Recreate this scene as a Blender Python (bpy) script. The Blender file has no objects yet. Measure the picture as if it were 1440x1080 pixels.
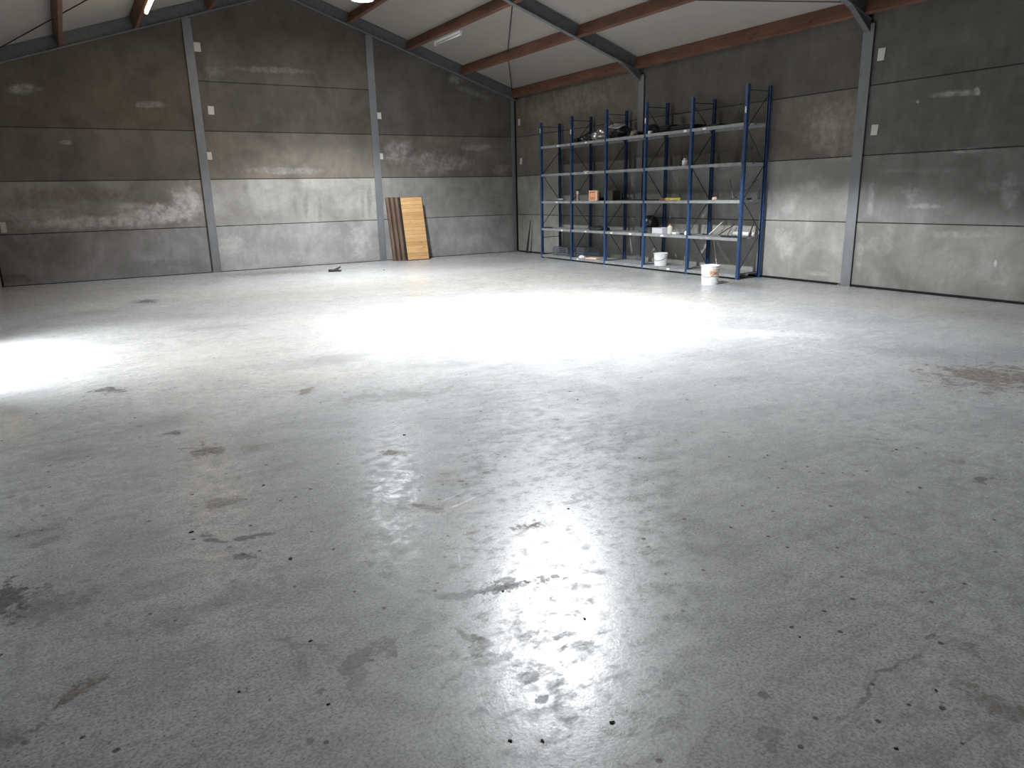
import bpy, bmesh, math, random
from mathutils import Vector, Matrix, noise as mnoise
# measured positions of stains, some broad beige ones painting the light pool's warm edge: (a, b, m00, m01, m10, m11, kind, strength) in metres on the surface
FLOOR_STAINS_AND_TINTS=[(-9.308,-15.072,6.5,-2.82,-4.42,-23.1,0,0.8),(-9.503,-15.021,12.2,-6.72,-16.3,-18.1,0,0.5),(-9.923,-15.216,7.98,-0.308,8.31,-27.9,0,0.6),(-9.994,-15.307,33.6,-11.7,-4.9,-7.65,0,0.4),(-11.032,-14.057,12.5,1.61,-0.653,-6.78,0,1.0),(-10.887,-14.183,7.61,0.519,-1.87,-6.33,0,0.4),(-10.836,-14.914,7.18,2.11,27.9,-33.7,1,0.9),(-10.984,-15.006,20.5,6.08,8.08,-15.5,1,0.5),(-4.206,-14.434,1.1,-2.28,-1.95,-1.62,1,0.9),(-3.754,-13.604,0.928,-1.63,-3.33,-2.51,3,0.8),(-3.457,-14.093,1.15,-2.34,-1.44,-1.94,3,0.5),(-3.575,-13.054,1.36,-2.15,-3.46,-2.48,3,0.3),(-9.11,-11.519,14.2,-3.31,0.836,-11.1,1,0.8),(-10.515,-10.429,8.45,-0.281,-5.16,-11.8,0,0.8),(-10.049,-12.578,9.28,-1.41,-6.08,-8.85,1,0.8),(-9.798,-12.653,15.9,-3.24,-10.3,-15.0,1,0.5),(-8.491,-12.016,2.03,-0.79,-1.74,-4.69,0,0.45),(-8.233,-12.147,5.28,-2.23,-0.948,-9.42,0,0.5),(-9.042,-13.301,12.3,-4.97,-10.9,-15.9,1,0.7),(-8.954,-13.923,8.8,-3.78,-7.35,-31.3,1,0.9),(-8.836,-14.016,18.3,-9.86,-18.0,-26.6,0,0.6),(-9.22,-14.214,16.6,-7.64,-16.1,-24.1,1,0.8),(-9.089,-14.27,16.5,-7.6,-8.46,-21.1,1,0.5),(-9.077,-14.42,16.6,-8.79,-13.6,-20.3,0,0.4),(-9.163,-14.56,15.0,-6.17,-3.63,-27.5,1,0.6),(-8.971,-14.307,19.8,-10.8,-15.7,-23.4,0,0.5),(-8.895,-14.665,12.3,-7.76,-12.0,-18.0,1,0.8),(-9.464,-15.046,11.7,-4.03,-3.18,-32.4,0,0.7),(-9.382,-15.062,14.4,-6.48,-9.67,-29.5,0,0.7),(-9.288,-15.038,25.5,-11.7,-8.9,-35.1,0,0.7),(-9.566,-14.955,16.4,-9.43,-25.9,-21.4,0,0.5),(-9.191,-15.06,40.8,-25.1,-23.8,-36.3,0,0.7),(-9.584,-15.315,6.2,-6.64,-56.3,-16.0,0,0.5),(-9.564,-15.437,35.1,-19.5,-11.2,-17.5,0,0.45),(-9.414,-15.347,17.5,-18.2,-6.5,-2.28,0,0.35),(-9.283,-15.468,12.9,-6.67,-10.9,-46.5,0,0.5),(-9.328,-15.546,32.8,-22.6,-32.9,-51.1,0,0.5),(-9.235,-15.576,26.5,-19.7,-25.9,-40.2,0,0.4),(-9.671,-14.602,30.5,-11.3,-21.9,-33.4,0,0.4),(-9.642,-14.744,23.1,-6.97,-9.48,-40.5,0,0.35),(-10.181,-14.229,21.0,-3.11,-11.3,-26.9,0,0.6),(-10.058,-14.011,9.15,-1.25,-6.86,-40.4,0,0.6),(-10.091,-13.513,11.3,-1.42,-4.3,-19.2,1,0.6),(-10.212,-13.963,34.8,-5.73,-19.0,-28.7,0,0.6),(-10.22,-14.085,33.1,-3.22,-5.83,-32.4,0,0.5),(-10.228,-13.881,44.1,-6.94,-24.5,-36.9,0,0.5),(-10.2,-12.039,11.1,-0.641,4.75,-28.6,0,0.7),(-10.183,-11.672,5.99,-0.341,1.34,-6.35,0,0.25),(-10.244,-14.57,2.52,-0.222,-2.14,-14.2,0,0.3),(-10.929,-13.351,7.56,0.731,1.51,-12.7,0,0.4),(-10.955,-13.515,14.3,1.36,-0.453,-22.2,0,0.4),(-10.84,-12.131,6.44,0.283,0.14,-6.23,0,0.25),(-5.363,-12.558,1.72,-1.84,-3.23,-3.08,3,0.45),(-4.247,-10.609,2.04,-1.95,-6.74,-2.13,0,0.4),(-5.296,-10.909,2.07,-1.74,-4.71,-1.89,0,0.3),(-6.403,-15.314,11.3,-20.7,-9.87,-14.5,1,0.5),(-6.516,-15.549,15.3,-30.4,-13.9,-20.5,0,0.6),(-8.147,-16.312,6.51,-18.7,-20.3,-5.23,1,0.5),(-8.498,-16.223,3.47,-2.55,2.86,-101.0,0,0.5),(-8.331,-16.515,1.87,-7.93,-21.6,-0.0813,1,0.5),(-9.062,-16.245,13.2,-19.9,-27.2,-25.3,0,0.5),(-9.521,-15.61,19.9,-12.4,-12.4,-19.3,0,0.45),(-9.508,-15.739,40.0,-14.4,-4.28,-53.4,0,0.6),(-9.499,-15.825,26.6,-18.7,-12.2,-19.1,0,0.35),(-10.058,-15.03,6.77,-3.15,-37.0,-26.8,0,0.4),(-10.109,-15.12,33.5,-9.28,-6.82,-10.6,0,0.3),(-10.038,-14.541,26.4,-9.03,-7.64,-6.46,0,0.3),(-9.369,-15.89,25.5,-20.3,-21.1,-33.0,0,0.3),(-9.71,-4.309,6.02,-0.469,-1.24,-4.08,0,0.9),(-6.99,-1.078,0.945,-0.213,-0.448,-1.99,1,0.6),(-9.209,-7.617,2.35,-0.359,-2.04,-5.55,0,0.3),(-8.517,-10.408,2.31,-0.686,-1.33,-5.78,0,0.3),(-7.74,-11.25,2.23,-1.03,-2.61,-6.09,0,0.3),(-7.793,-10.314,2.08,-0.826,-2.54,-6.19,4,0.5),(-3.515,-8.886,0.478,-0.402,-1.02,-0.572,4,0.5),(-3.037,-2.523,0.501,-0.254,-0.23,-0.975,1,0.35),(-2.464,-7.988,0.702,-0.616,-3.12,-0.765,4,0.5),(-9.013,-10.938,1.31,-0.334,-1.03,-2.37,4,0.45),(-10.136,-8.996,1.49,-0.106,-1.21,-3.0,4,0.3),(-1.093,-11.56,0.403,-0.651,-1.5,-0.313,4,0.35),(-1.125,-12.697,0.753,-1.49,-2.1,-0.485,1,0.3),(-2.498,-11.59,1.17,-1.62,-3.23,-1.43,3,0.4),(-2.432,-12.318,2.35,-3.71,-4.06,-2.49,3,0.3),(-10.686,-14.25,3.24,-0.136,-1.69,-2.59,1,0.12),(-10.56,-14.876,3.56,-0.0322,-1.2,-4.42,1,0.12),(-9.053,-14.131,8.57,-2.52,34.6,-107.0,2,0.8),(-9.015,-14.223,7.1,-2.21,33.6,-111.0,2,0.7),(-9.094,-14.633,6.97,-2.13,38.3,-138.0,2,0.7),(-9.142,-14.738,11.9,-0.553,90.4,-121.0,2,0.7),(-9.323,-14.755,146.0,-62.0,-3.2,-10.6,2,0.6),(-8.742,-14.776,5.07,-3.83,-44.4,-48.4,2,0.6),(-9.482,-15.376,19.8,-21.8,-8.96,-2.71,2,0.35),(-9.45,-15.422,75.5,-91.1,-9.28,-2.37,2,0.6),(-8.627,-15.011,3.97,-3.23,-6.5,-9.82,2,0.25),(-9.331,-15.474,5.4,-3.6,-3.15,-4.88,2,0.2),(-8.09,-13.696,3.05,-1.83,-0.91,-7.93,2,0.2),(-7.987,-14.086,11.4,-8.9,-7.59,-11.1,2,0.4),(-4.594,-11.779,0.752,-0.799,-3.57,-3.15,2,0.3),(-4.052,-12.198,0.853,-1.07,-3.22,-2.28,2,0.3),(-8.276,-15.639,45.7,-55.9,-7.97,-12.2,0,0.3),(-9.241,-12.534,1.24,-0.327,-0.504,-3.69,3,0.2),(-11.154,-11.2,7.69,0.378,-1.33,-1.9,4,0.8),(-11.23,-10.598,10.6,0.594,-3.7,-5.24,1,0.5),(-6.073,-15.09,1.01,-1.93,-2.65,-2.06,2,0.15),(-10.574,-13.723,5.62,-0.0179,-0.859,-5.8,1,0.2),(-6.858,-5.165,0.67,-0.207,-0.975,-3.21,0,0.15),(-6.945,-9.966,1.82,-0.891,-2.1,-5.27,4,0.4),(-7.325,-11.483,4.27,-2.4,-6.63,-8.97,4,0.5),(-9.476,-6.358,1.82,-0.205,-1.18,-3.43,0,0.2),(-10.579,-5.073,1.83,-0.026,-0.986,-3.03,1,0.2),(-3.343,-6.256,0.799,-0.529,-2.37,-1.16,4,0.4),(-9.506,-9.467,0.6,-0.0906,-0.202,-0.496,4,0.35),(-4.994,-5.498,0.221,-0.104,-0.193,-0.643,4,0.5),(-7.702,-8.137,0.652,-0.207,-0.295,-0.804,4,0.3),(-1.105,-8.928,1.94,-2.19,-3.0,-0.528,1,0.5)]
GABLE_STAINS=[(-8.827,1.316,1.03,-0.0524,0.255,-4.27,2,0.9),(-9.916,1.18,0.645,-0.0738,0.0003,-7.8,2,0.8),(-8.351,1.524,3.16,0.129,0.376,-2.42,2,0.9),(-11.24,1.395,1.42,-0.231,-0.241,-7.35,2,0.4),(-10.467,1.717,0.812,-0.125,-0.126,-6.04,1,0.6),(-8.998,1.57,2.45,-0.332,-0.212,-8.59,1,0.5),(-9.348,1.478,2.5,-0.349,-0.389,-13.9,2,0.5),(-3.389,2.617,2.23,-0.15,0.0268,-3.34,2,0.5),(-2.209,2.298,1.18,0.0579,0.308,-4.12,2,0.4),(-1.162,2.741,1.7,-0.0667,0.123,-11.3,2,0.35),(-2.634,2.47,2.4,0.863,1.77,-5.6,2,0.45),(-0.473,2.188,3.25,-0.0988,-0.0242,-6.86,2,0.25),(-2.811,2.757,0.866,-0.0519,0.116,-9.89,1,0.3),(-7.54,0.574,3.28,-0.381,-0.217,-3.98,2,0.7),(-4.52,0.495,3.44,-0.272,-0.117,-2.24,2,0.7),(-5.895,0.202,0.846,-0.0808,-0.378,-6.0,2,0.35),(-5.677,0.721,0.983,-0.0919,-0.287,-6.06,2,0.2),(-10.98,3.69,3.67,-0.604,0.472,-9.9,2,0.45),(-10.431,2.734,8.29,-1.29,0.263,-18.8,2,0.4),(-8.737,3.496,2.89,-0.392,0.552,-14.5,2,0.3),(-1.748,4.33,4.51,-3.22,-3.19,-7.28,2,0.35),(-1.254,4.07,1.56,-0.735,-2.83,-10.9,2,0.2),(-6.194,2.177,1.04,-0.106,-0.0573,-12.9,2,0.3),(-6.286,4.308,1.09,-0.175,0.136,-13.7,2,0.25),(-7.477,4.209,5.71,0.337,0.743,-3.26,2,0.2),(-11.103,0.769,1.38,-0.221,-0.13,-2.39,0,0.3),(-11.68,0.149,2.13,-0.353,-0.696,-8.92,0,0.5),(-8.162,0.376,3.4,-0.419,-0.2,-3.22,0,0.2),(-0.618,1.046,3.01,-0.0955,-0.0585,-1.78,0,0.35),(-5.783,1.378,15.0,-1.43,-0.0724,-2.58,0,0.3),(-5.447,1.368,19.6,-1.79,-0.0717,-2.56,0,0.3),(-4.206,1.502,13.7,-1.05,-0.0533,-2.29,0,0.35),(-4.393,1.423,18.5,-1.45,-0.0638,-2.49,0,0.3),(-6.022,1.465,20.3,-2.01,-0.0803,-3.13,0,0.2),(-7.112,1.647,16.3,-1.83,-0.0679,-3.25,0,0.2),(-5.011,1.439,7.19,-0.619,-0.0779,-3.04,2,0.25),(-6.913,-0.108,0.783,-0.0438,-0.427,-20.5,1,0.5),(-8.826,0.265,1.18,-0.155,-0.731,-10.9,0,0.3),(-1.408,0.332,1.79,-0.0735,-0.2,-3.82,2,0.3),(-3.488,1.141,1.31,-0.0881,-0.135,-4.12,2,0.12)]
SIDE_STAINS=[(-8.484,3.822,-3.22,1.27,-0.401,-17.5,0,0.8),(-8.723,3.846,-8.14,8.12,-4.24,-8.41,0,0.6),(-9.496,3.776,-8.0,0.821,2.46,-14.1,0,0.6),(-6.967,3.844,-3.55,0.229,2.1,-13.8,0,0.5),(-6.691,3.973,-3.93,0.237,2.57,-16.3,0,0.5),(-10.478,3.528,-5.85,1.36,3.23,-41.5,0,0.8),(-8.48,3.359,-10.0,10.4,-11.5,-21.7,0,0.8),(-11.468,2.737,-3.32,0.729,0.758,-21.7,2,0.5),(-11.782,2.735,-22.3,3.01,2.75,-22.7,2,0.8),(-10.98,2.691,-24.3,2.99,3.87,-35.2,2,0.6),(-11.003,1.471,-5.84,0.709,0.0797,-5.54,2,0.35),(-11.262,1.25,-3.72,0.463,-0.0762,-25.2,2,0.4),(-12.362,1.451,-8.37,1.18,0.0573,-3.98,2,0.4),(-12.092,1.51,-5.6,0.769,0.261,-13.7,2,0.25),(-11.755,1.982,-3.85,0.715,0.164,-27.0,2,0.5),(-9.567,2.454,-2.28,0.232,0.213,-2.6,4,0.55),(-9.879,2.48,-5.08,0.541,0.206,-2.39,4,0.4),(-9.186,1.566,-3.59,0.34,0.209,-10.9,2,0.4),(-8.998,1.301,-7.51,-4.65,1.93,-4.28,2,0.4),(-8.863,1.183,-5.66,0.507,-0.118,-16.8,2,0.35),(-8.916,0.585,-4.43,2.42,-1.03,-2.9,2,0.7),(-9.266,0.719,-2.95,0.28,-0.167,-4.24,2,0.2),(-10.67,0.721,-3.61,0.416,-0.203,-4.69,2,0.2),(-12.339,0.37,-3.73,0.517,-0.423,-5.25,2,0.15),(-10.423,1.353,-17.0,0.259,0.263,-3.17,2,0.35),(-10.328,0.596,-16.4,0.213,0.0829,-3.04,2,0.3),(-9.599,0.149,-4.07,-0.258,0.852,-21.2,2,0.5),(-1.214,3.479,-1.53,-0.0348,0.289,-2.97,4,0.3),(-2.736,3.644,-0.722,0.223,0.0475,-3.16,4,0.35),(-12.319,0.511,-37.4,5.18,-1.2,-17.6,2,0.8),(-11.251,3.681,-1.07,0.331,0.397,-13.7,0,0.2),(-9.844,1.629,-9.86,1.03,0.113,-4.6,0,0.12),(-11.152,2.132,-0.816,0.102,0.699,-10.4,0,0.12),(-11.2,1.743,-1.62,0.202,0.931,-25.6,2,0.15),(-7.172,3.391,-0.961,0.0644,0.522,-4.11,1,0.25),(-11.808,0.868,-1.74,0.229,-0.605,-17.2,2,0.2)]
CAM_LOC=(-10.5893, -17.3899, 1.5654)
CAM_R=(0.857304, -0.514318, -0.022495)
CAM_U=(0.150051, 0.207841, 0.966585)
CAM_F=(0.492457, 0.832033, -0.255357)
FOCAL_PX=1016.06

random.seed(4)
S = bpy.context.scene
COL = S.collection
W = 11.90            # hall width
RIDGE = -W/2
SL = 0.325           # roof slope
ZB = 3.90            # rafter underside at the wall
ZT = 4.16            # roof sheet underside at the wall
LEN = 25.35
BAY = 5.07
def top(x): return ZT + SL*min(-x, x+W)
def bot(x): return ZB + SL*min(-x, x+W)

# ---------------------------------------------------------------- materials
def new_mat(name):
    m = bpy.data.materials.new(name); m.use_nodes = True
    nt = m.node_tree
    for n in list(nt.nodes): nt.nodes.remove(n)
    out = nt.nodes.new('ShaderNodeOutputMaterial'); b = nt.nodes.new('ShaderNodeBsdfPrincipled')
    nt.links.new(b.outputs[0], out.inputs[0])
    return m, nt, b
class NT:
    def __init__(s, nt): s.nt = nt
    def lk(s, a, b): s.nt.links.new(a, b)
    def inp(s, sock, v):
        if hasattr(v, 'links'): s.lk(v, sock)
        else: sock.default_value = v
    def math(s, op, a, b=None, c=None, clamp=False):
        n = s.nt.nodes.new('ShaderNodeMath'); n.operation = op; n.use_clamp = clamp
        s.inp(n.inputs[0], a)
        if b is not None: s.inp(n.inputs[1], b)
        if c is not None: s.inp(n.inputs[2], c)
        return n.outputs[0]
    def noise(s, vec, scale, detail=4, rough=.55, dist=0):
        n = s.nt.nodes.new('ShaderNodeTexNoise'); n.inputs['Scale'].default_value = scale
        n.inputs['Detail'].default_value = detail; n.inputs['Roughness'].default_value = rough
        n.inputs['Distortion'].default_value = dist
        s.lk(vec, n.inputs['Vector']); return n.outputs[0]
    def mapping(s, vec, scale=(1,1,1), loc=(0,0,0), rot=(0,0,0)):
        n = s.nt.nodes.new('ShaderNodeMapping'); n.inputs['Scale'].default_value = scale
        n.inputs['Location'].default_value = loc; n.inputs['Rotation'].default_value = rot
        s.lk(vec, n.inputs['Vector']); return n.outputs[0]
    def vor(s, vec, scale, feature='F1'):
        n = s.nt.nodes.new('ShaderNodeTexVoronoi'); n.feature = feature; n.inputs['Scale'].default_value = scale
        s.lk(vec, n.inputs['Vector']); return n
    def rng(s, v, a, b, c=0., d=1., smooth=False):
        n = s.nt.nodes.new('ShaderNodeMapRange')
        if smooth: n.interpolation_type = 'SMOOTHSTEP'
        s.lk(v, n.inputs[0])
        for i, x in enumerate((a, b, c, d)): n.inputs[i+1].default_value = x
        return n.outputs[0]
    def mix(s, f, a, b, mode='MIX'):
        n = s.nt.nodes.new('ShaderNodeMix'); n.data_type = 'RGBA'; n.blend_type = mode
        s.inp(n.inputs[0], f)
        for i, v in ((6, a), (7, b)):
            if hasattr(v, 'links'): s.lk(v, n.inputs[i])
            else: n.inputs[i].default_value = (*v, 1) if len(v) == 3 else v
        return n.outputs[2]
    def obj(s):
        n = s.nt.nodes.new('ShaderNodeTexCoord'); return n.outputs['Object']
    def bump(s, h, strength, dist=.01):
        n = s.nt.nodes.new('ShaderNodeBump'); n.inputs['Strength'].default_value = strength
        n.inputs['Distance'].default_value = dist; s.lk(h, n.inputs['Height']); return n.outputs[0]

def stain_masks(t, uv, rows, n1, edge=(1.25, .55)):
    """one soft mask per kind of stain, from ellipses roughened by noise"""
    kinds = {}
    for (a, b, m0, m1, m2, m3, k, st) in rows:
        sub = t.nt.nodes.new('ShaderNodeVectorMath'); sub.operation = 'SUBTRACT'
        t.lk(uv, sub.inputs[0]); sub.inputs[1].default_value = (a, b, 0)
        d1 = t.nt.nodes.new('ShaderNodeVectorMath'); d1.operation = 'DOT_PRODUCT'
        t.lk(sub.outputs[0], d1.inputs[0]); d1.inputs[1].default_value = (m0, m1, 0)
        d2 = t.nt.nodes.new('ShaderNodeVectorMath'); d2.operation = 'DOT_PRODUCT'
        t.lk(sub.outputs[0], d2.inputs[0]); d2.inputs[1].default_value = (m2, m3, 0)
        q = t.math('MULTIPLY', d1.outputs['Value'], d1.outputs['Value'])
        q = t.math('MULTIPLY_ADD', d2.outputs['Value'], d2.outputs['Value'], q)
        r = t.math('SQRT', q)
        r = t.math('ADD', r, n1)
        m = t.rng(r, edge[0], edge[1], 0, min(1, st*(1.35 if k in (0, 1) else 1)), smooth=True)
        kinds[k] = m if k not in kinds else t.math('MAXIMUM', kinds[k], m)
    return kinds

def mat_floor():
    m, nt, b = new_mat('power_floated_concrete'); t = NT(nt); P = t.obj()
    big = t.noise(P, .35, 3, .6); mid = t.noise(P, 1.7, 5, .65, .6); fine = t.noise(P, 14, 5, .7); grit = t.noise(P, 90, 3, .7)
    stre = t.noise(t.mapping(P, (1.2, 4.5, 1), rot=(0, 0, .5)), 1.6, 6, .7, .8)
    c = t.mix(t.rng(mid, .3, .7), (.40, .41, .42), (.56, .565, .565))
    c = t.mix(t.rng(big, .4, .65, 0, .6), c, (.50, .50, .485))
    c = t.mix(t.rng(stre, .48, .70, 0, .6), c, (.31, .315, .32))
    med = t.noise(t.mapping(P, (1, 1.5, 1), rot=(0, 0, .3)), 6.5, 5, .75, .4)
    c = t.mix(t.rng(med, .52, .68, 0, .55), c, (.27, .27, .272))
    c = t.mix(t.rng(med, .44, .30, 0, .4), c, (.62, .62, .61))
    c = t.mix(t.rng(fine, .46, .62, 0, .55), c, (.22, .22, .225))
    c = t.mix(t.rng(grit, .47, .62, 0, .6), c, (.17, .17, .17))
    c = t.mix(t.rng(grit, .48, .28, 0, .4), c, (.66, .66, .66))
    wob = t.noise(P, 7, 6, .8)
    n1 = t.math('ADD', t.math('MULTIPLY_ADD', wob, 5.5, -2.75), t.math('MULTIPLY_ADD', fine, 3.0, -1.5))
    dn = nt.nodes.new('ShaderNodeTexNoise'); dn.inputs['Scale'].default_value = 3.2; dn.inputs['Detail'].default_value = 5; t.lk(P, dn.inputs['Vector'])
    dv = nt.nodes.new('ShaderNodeVectorMath'); dv.operation = 'SUBTRACT'; t.lk(dn.outputs['Color'], dv.inputs[0]); dv.inputs[1].default_value = (.5, .5, .5)
    ds = nt.nodes.new('ShaderNodeVectorMath'); ds.operation = 'MULTIPLY_ADD'; t.lk(dv.outputs[0], ds.inputs[0]); ds.inputs[1].default_value = (.30, .30, 0); t.lk(P, ds.inputs[2])
    PD = ds.outputs[0]
    K = stain_masks(t, PD, [s for s in FLOOR_STAINS_AND_TINTS if s[6] != 2], n1, (1.25, .6))
    K.update(stain_masks(t, P, [s for s in FLOOR_STAINS_AND_TINTS if s[6] == 2], t.math('MULTIPLY', n1, .5), (1.1, .5)))
    patchy = t.rng(t.noise(P, 26, 6, .8), .36, .60, .35, 1.)
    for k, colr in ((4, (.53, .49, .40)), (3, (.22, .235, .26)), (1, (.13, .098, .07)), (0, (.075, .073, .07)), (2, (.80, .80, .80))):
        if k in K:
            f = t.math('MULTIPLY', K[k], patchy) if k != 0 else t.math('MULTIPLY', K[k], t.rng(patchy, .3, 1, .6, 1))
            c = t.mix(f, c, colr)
    # oily blotches and small spots scattered over the slab
    bl = t.noise(t.mapping(P, (1, 1.6, 1), loc=(3, 7, 0)), 1.15, 5, .75)
    c = t.mix(t.rng(bl, .60, .70, 0, .45), c, (.24, .235, .225))
    v = t.vor(t.mapping(P, (1, 1, 0)), 5.5)
    size = nt.nodes.new('ShaderNodeSeparateColor'); t.lk(v.outputs['Color'], size.inputs[0])
    rad = t.math('MULTIPLY', t.math('POWER', size.outputs[0], 5), .13)
    dd = t.math('SUBTRACT', t.math('MULTIPLY_ADD', t.math('ADD', wob, fine), .22, v.outputs['Distance']), rad)
    spot = t.rng(dd, .235, .205, 0, .6)
    c = t.mix(spot, c, (.10, .095, .09))
    v2 = t.vor(t.mapping(P, (1, 1, 0), loc=(5, 1, 0)), 17)
    s2 = nt.nodes.new('ShaderNodeSeparateColor'); t.lk(v2.outputs['Color'], s2.inputs[0])
    on = t.math('GREATER_THAN', s2.outputs[1], .72)
    r2 = t.math('SUBTRACT', t.math('MULTIPLY_ADD', fine, .30, v2.outputs['Distance']), t.math('MULTIPLY', t.math('POWER', s2.outputs[2], 2), .14))
    c = t.mix(t.math('MULTIPLY', on, t.rng(r2, .20, .15, 0, .85)), c, (.045, .042, .04))
    v3 = t.vor(t.mapping(P, (1, 1.3, 0), loc=(2, 9, 0)), 42)
    s3 = nt.nodes.new('ShaderNodeSeparateColor'); t.lk(v3.outputs['Color'], s3.inputs[0])
    zone = t.rng(t.noise(P, .9, 4, .7), .45, .62, .15, 1)
    c = t.mix(t.math('MULTIPLY', t.math('MULTIPLY', zone, t.math('GREATER_THAN', s3.outputs[0], .6)), t.rng(v3.outputs['Distance'], .22, .12, 0, .8)), c, (.07, .067, .063))
    # hairline scratches
    w = t.noise(t.mapping(P, (.7, 22, 1), rot=(0, 0, .35)), 2.2, 3, .5, .3)
    c = t.mix(t.rng(w, .76, .80, 0, .3), c, (.70, .70, .70))
    c = t.mix(1.0, c, (.85, .85, .85), 'MULTIPLY')
    t.lk(c, b.inputs['Base Color'])
    ro = t.rng(mid, .3, .7, .19, .28)
    ro = t.math('ADD', ro, t.math('ADD', t.rng(med, .45, .62, 0, .14), t.rng(fine, .44, .62, 0, .14)))
    for k in (0, 1):
        if k in K: ro = t.math('MULTIPLY_ADD', K[k], .25, ro)
    t.lk(ro, b.inputs['Roughness']); b.inputs['Specular IOR Level'].default_value = .42
    h = t.math('ADD', t.math('MULTIPLY', fine, .5), t.math('MULTIPLY', grit, .25))
    h = t.math('ADD', h, mid)
    t.lk(t.bump(h, .07, .02), b.inputs['Normal'])
    return m

def mat_wall(name, rows, axis):
    m, nt, b = new_mat(name); t = NT(nt); P = t.obj()
    sp = nt.nodes.new('ShaderNodeSeparateXYZ'); t.lk(P, sp.inputs[0])
    cb = nt.nodes.new('ShaderNodeCombineXYZ'); t.lk(sp.outputs[axis], cb.inputs[0]); t.lk(sp.outputs[2], cb.inputs[1])
    uv = cb.outputs[0]
    a = nt.nodes.new('ShaderNodeAttribute'); a.attribute_name = 'panel_tone'
    mid = t.noise(P, 1.3, 6, .65, .5); fine = t.noise(P, 9, 6, .7); grit = t.noise(P, 60, 3, .7)
    st = t.noise(t.mapping(uv, (6, .7, 1)), 1.4, 5, .6)
    c = t.mix(t.rng(mid, .36, .64), (.235, .23, .22), (.385, .38, .37))
    c = t.mix(t.rng(st, .45, .75, 0, .35), c, (.20, .195, .185))
    c = t.mix(t.rng(fine, .45, .75, 0, .35), c, (.22, .215, .205))
    c = t.mix(t.rng(grit, .5, .8, 0, .35), c, (.17, .165, .155))
    c = t.mix(t.rng(grit, .45, .25, 0, .2), c, (.5, .5, .48))
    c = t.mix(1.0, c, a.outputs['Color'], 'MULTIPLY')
    wob = t.noise(P, 3.6, 8, .75)
    n1 = t.math('MULTIPLY_ADD', wob, 3.0, -1.5)
    K = stain_masks(t, uv, rows, n1, (1.2, .4))
    patch = t.rng(t.noise(P, 7, 6, .75), .38, .6, .15, 1.)
    for k, colr in ((4, (.40, .36, .29)), (1, (.15, .12, .09)), (0, (.09, .085, .08)), (2, (.55, .54, .52))):
        if k in K:
            c = t.mix(t.math('MULTIPLY', K[k], patch), c, colr)
    t.lk(c, b.inputs['Base Color']); b.inputs['Roughness'].default_value = .85
    h = t.math('ADD', fine, t.math('MULTIPLY', grit, .4))
    t.lk(t.bump(h, .25, .02), b.inputs['Normal'])
    return m

def mat_simple(name, col, rough=.6, metal=0., var=.25, scale=8, bump=0., stretch=(1,1,1), dark=None, spec=.5):
    m, nt, b = new_mat(name); t = NT(nt); P = t.obj()
    n = t.noise(t.mapping(P, stretch), scale, 5, .65)
    dk = dark or tuple(x*(1-var*1.6) for x in col)
    c = t.mix(t.rng(n, .35, .7), col, dk)
    t.lk(c, b.inputs['Base Color']); b.inputs['Roughness'].default_value = rough; b.inputs['Metallic'].default_value = metal
    b.inputs['Specular IOR Level'].default_value = spec
    if bump: t.lk(t.bump(n, bump, .01), b.inputs['Normal'])
    return m

def mat_wood(name, c1, c2, c3, axis, scale=1.):
    """grain running along the given object axis, with knots"""
    m, nt, b = new_mat(name); t = NT(nt); P = t.obj()
    s = [14*scale]*3; s[axis] = 1.1*scale
    g = t.noise(t.mapping(P, tuple(s)), 2.2, 5, .6, .6)
    s2 = [3*scale]*3; s2[axis] = .8*scale
    g2 = t.noise(t.mapping(P, tuple(s2)), 1.5, 3, .5)
    c = t.mix(t.rng(g, .35, .7), c1, c2)
    c = t.mix(t.rng(g2, .45, .7, 0, .7), c, c3)
    s3 = [5*scale]*3; s3[axis] = 2.2*scale
    v = t.vor(t.mapping(P, tuple(s3)), 1.)
    c = t.mix(t.rng(v.outputs['Distance'], .16, .06, 0, .7), c, tuple(x*.35 for x in c2))
    t.lk(c, b.inputs['Base Color']); b.inputs['Roughness'].default_value = .75
    t.lk(t.bump(g, .15, .01), b.inputs['Normal'])
    return m

def mat_emit(name, col, strength):
    m = bpy.data.materials.new(name); m.use_nodes = True; nt = m.node_tree
    b = nt.nodes['Principled BSDF']
    b.inputs['Base Color'].default_value = (.9, .9, .9, 1)
    b.inputs['Emission Color'].default_value = (*col, 1); b.inputs['Emission Strength'].default_value = strength
    return m

M = {}
M['floor'] = mat_floor()
M['gable'] = mat_wall('gable_wall_concrete', GABLE_STAINS, 0)
M['side'] = mat_wall('side_wall_concrete', SIDE_STAINS, 1)
M['plain'] = mat_wall('plain_wall_concrete', [], 1)
M['gap'] = mat_simple('dark_joint_filler', (.05, .047, .043), .9)
M['sheet'] = mat_simple('white_insulated_sheet', (.37, .345, .315), .6, var=.05, scale=2)
M['steel'] = mat_simple('galvanised_column_steel', (.22, .228, .238), .5, metal=.2, var=.16, scale=5, bump=.03, stretch=(1,1,.3))
M['rafter'] = mat_simple('grey_blue_rafter_steel', (.14, .148, .152), .5, metal=.1, var=.22, scale=12)
M['rafter_light'] = mat_simple('grey_rafter_flange_edge', (.2, .22, .235), .5, metal=.1, var=.2, scale=12)
M['purlin'] = mat_wood('stained_red_brown_timber', (.165, .076, .047), (.09, .04, .026), (.20, .098, .06), 1)
M['rod'] = mat_simple('dark_steel_rod', (.05, .052, .055), .5, metal=.6)
M['blue'] = mat_simple('blue_rack_paint', (.032, .082, .205), .4, var=.28, scale=12)
M['brace'] = mat_simple('dark_blue_brace_paint', (.02, .03, .06), .5, var=.2)
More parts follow.
